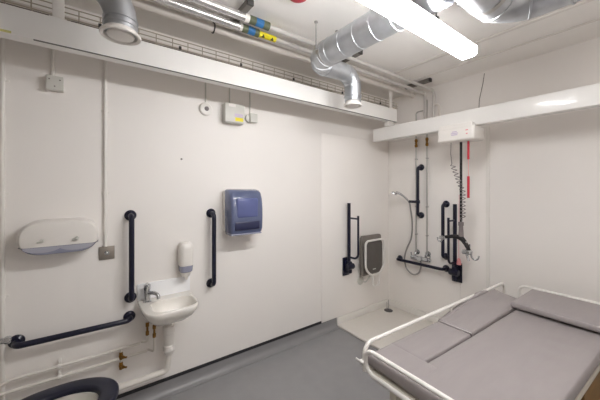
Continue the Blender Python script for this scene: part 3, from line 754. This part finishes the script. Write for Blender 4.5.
# ------------------------------------------------------------------ changing bench
ang_b = math.radians(-2.24)
U = Vector((math.cos(ang_b), math.sin(ang_b), 0)); V = Vector((-math.sin(ang_b), math.cos(ang_b), 0))
def W(u, v, z): return U * u + V * v + Vector((0, 0, z))
MBN = Matrix(((U.x, V.x, 0, 0), (U.y, V.y, 0, 0), (0, 0, 1, 0), (0, 0, 0, 1)))
t = thing('changing_bench', 'long changing bench with taupe padding and white tubular side rails', 'bench', W(1.95, .68, 0))
ZT = .652
def pad(u0, u1, v0, v1, z0, z1, name, nu=40, nv=14, f=None, r=.011, m=M_PAD):
    """soft slab with rounded edges; f(u, v) lifts the top and underside"""
    f = f or (lambda u, v: 0.0)
    def prof(t_, a, b):   # rounded border falloff
        e = min(t_ - a, b - t_)
        return 1.0 if e >= r else math.sqrt(max(0, 1 - ((r - e) / r) ** 2))
    us = sorted(set([u0 + r * q for q in (0, .12, .35, .65, 1)] + [u1 - r * q for q in (0, .12, .35, .65, 1)] + [u0 + r + (u1 - u0 - 2 * r) * i / nu for i in range(nu + 1)]))
    vs_ = sorted(set([v0 + r * q for q in (0, .12, .35, .65, 1)] + [v1 - r * q for q in (0, .12, .35, .65, 1)] + [v0 + r + (v1 - v0 - 2 * r) * i / nv for i in range(nv + 1)]))
    mid = (z0 + z1) / 2; hh = (z1 - z0) / 2
    vv = []; ff = []; n = len(vs_); mU = len(us)
    for sgn in (1, -1):
        for u in us:
            for v in vs_: vv.append(W(u, v, mid + sgn * hh * min(prof(u, u0, u1), prof(v, v0, v1)) + f(u, v)))
    for i in range(mU - 1):
        for j in range(n - 1):
            a = i * n + j; ff.append((a, a + n, a + n + 1, a + 1)); b = a + mU * n; ff.append((b, b + 1, b + n + 1, b + n))
    bm = bmesh.new(); bv = [bm.verts.new(p) for p in vv]
    for q in ff: bm.faces.new([bv[k] for k in q])
    bmesh.ops.remove_doubles(bm, verts=bm.verts[:], dist=1e-5)
    return MB().bm(bm).build(name, m, t, 60)
UN, UF, VL, VR, VS = 1.105, 2.755, 1.015, .345, .808
pad(UN, UF, VR, VS - .003, .587, ZT, 'mattress', 60, 20, lambda u, v: .0035 * math.sin((v - VR) * 10) * math.sin((u - UN) * 3) + .0025 * math.sin(u * 46 + v * 9) * math.exp(-((v - .47) / .09) ** 2) * (1 if 1.3 < u < 2.2 else 0))
pad(UN, 1.30, VS - .07, VL, .592, ZT - .0005, 'foot_pad', 12, 14)
pad(1.28, 1.752, VS, VL, .592, ZT + .001, 'side_pad', 24, 10)
def lift(u, v):
    k = max(0, min(1, (u - 1.80) / .5)); k = k * k * (3 - 2 * k)
    e = max(0, min(1, (v - VS - .02) / (VL - VS - .02)))
    return .004 + .030 * k * e ** 1.6 + .012 * k
pad(1.762, 2.56, VS, VL, .594, ZT + .002, 'side_pad', 30, 12, lift)
MB().tube([W(1.757, VS + .004, ZT + .001), W(1.757, VL - .012, ZT + .001)], .0045, 8).build('piping', M_PIPING, t)
def flap(u, v):
    k = max(0, min(1, (u - 1.80) / .5))
    return -.022 + .062 * k + .012 * math.sin((u - 1.78) * 4.2)
pad(1.79, 2.44, VL - .012, VL + .022, .618, .664, 'side_flap', 24, 4, flap, .008)
pad(2.338, UF - .01, VR - .005, VS + .016, ZT + .015, ZT + .050, 'headrest_pad', 20, 16, lambda u, v: .014 * (u - 2.338) / .4, .007)
# frame
fr = MB()
for (v0, v1) in ((VL - .035, VL), (VR, VR + .035)): fr.box((UN + .0, v0, .562), (UF, v1, .586), .004, MBN)
for u0 in (UN, 1.55, 1.95, 2.35, UF - .035): fr.box((u0, VR + .035, .564), (u0 + .035, VL - .035, .584), .003, MBN)
fr.build('frame', M_CREAM, t)
for (u, v) in ((UN - .022, VL - .175), (UN - .022, VR + .10), (UF - .06, VL - .115), (UF - .06, VR + .10)):
    lg = MB().box((u, v - .02, .012), (u + .04, v + .02, .565), .004, MBN).build('leg', M_CREAM, t)
    MB().lathe([(.03, .0005), (.03, .01), (.02, .016)], W(u + .02, v, 0)).build('foot', M_DGREY, lg)
ZR = .70; rr = .0105
MB().tube([W(1.098, VL + .012, .56), W(1.098, VL + .012, ZR), W(2.785, VL + .012, ZR), W(2.785, VL + .012, .56)], rr, 14, .055, 8).build('side_rail', M_WFRAME, t)
for u in (1.935,): MB().tube([W(u, VL + .012, ZR), W(u, VL + .012, .56)], .009, 10).build('rail_post', M_WFRAME, t)
MB().tube([W(1.072, VL - .02, ZR - .002), W(1.072, VR + .02, ZR - .002), W(1.072, VR + .02, .585), W(1.072, VL - .02, .585)], rr, 14, .05, 8, closed=True).build('end_rail', M_WFRAME, t)
MB().box((1.0845, VR + .03, .562), (1.104, VL - .03, .585), .004, MBN).box((1.075, VL - .14, .564), (UN + .01, VL - .09, .574), .003, MBN).box((1.075, VR + .09, .564), (UN + .01, VR + .14, .574), .003, MBN).build('end_bar', M_CREAM, t)
MB().tube([W(2.81, VL - .085, .56), W(2.81, VL - .085, ZR), W(2.81, VR - .03, ZR), W(2.81, VR - .03, .56)], rr, 14, .05, 8).build('end_rail', M_WFRAME, t)
MB().box((1.072, VL + .0, .60), (1.112, VL + .03, .618), .006, MBN).tube([W(1.08, VL + .025, .609), W(1.075, VL + .05, .614)], .005, 10).build('latch', M_WFRAME, t)

t = thing('brown_box', 'brown box standing on the floor below the right edge of bench', 'box', W(2.25, .58, 0))
MB().box((1.835, .353, .001), (2.45, .80, .545), .004, MBN).build('carton', M_BROWN, t)
MB().box((1.83, .349, .5445), (2.455, .805, .558), .003, MBN).build('lid', M_BROWN, t)

# ------------------------------------------------------------------ world, camera, colour management
w = bpy.data.worlds.new('World'); scene.world = w; w.use_nodes = True
w.node_tree.nodes['Background'].inputs['Color'].default_value = (.9, .93, 1, 1)
w.node_tree.nodes['Background'].inputs['Strength'].default_value = 0.0
cam_d = bpy.data.cameras.new('camera'); cam = bpy.data.objects.new('camera', cam_d); COL.objects.link(cam)
cam.location = (0, 0, 1.5); cam.rotation_euler = (PI / 2, 0, math.radians(53.6 - 90))
cam_d.sensor_width = 36; cam_d.lens = 36 * 285 / 600; cam_d.shift_y = -0.02; cam_d.clip_start = .02
scene.camera = cam
vs = scene.view_settings
vs.view_transform = 'Standard'; vs.look = 'None'; vs.gamma = 1; vs.use_curve_mapping = False
vs.exposure = 1.70
scene.cycles.max_bounces = 16; scene.cycles.diffuse_bounces = 10
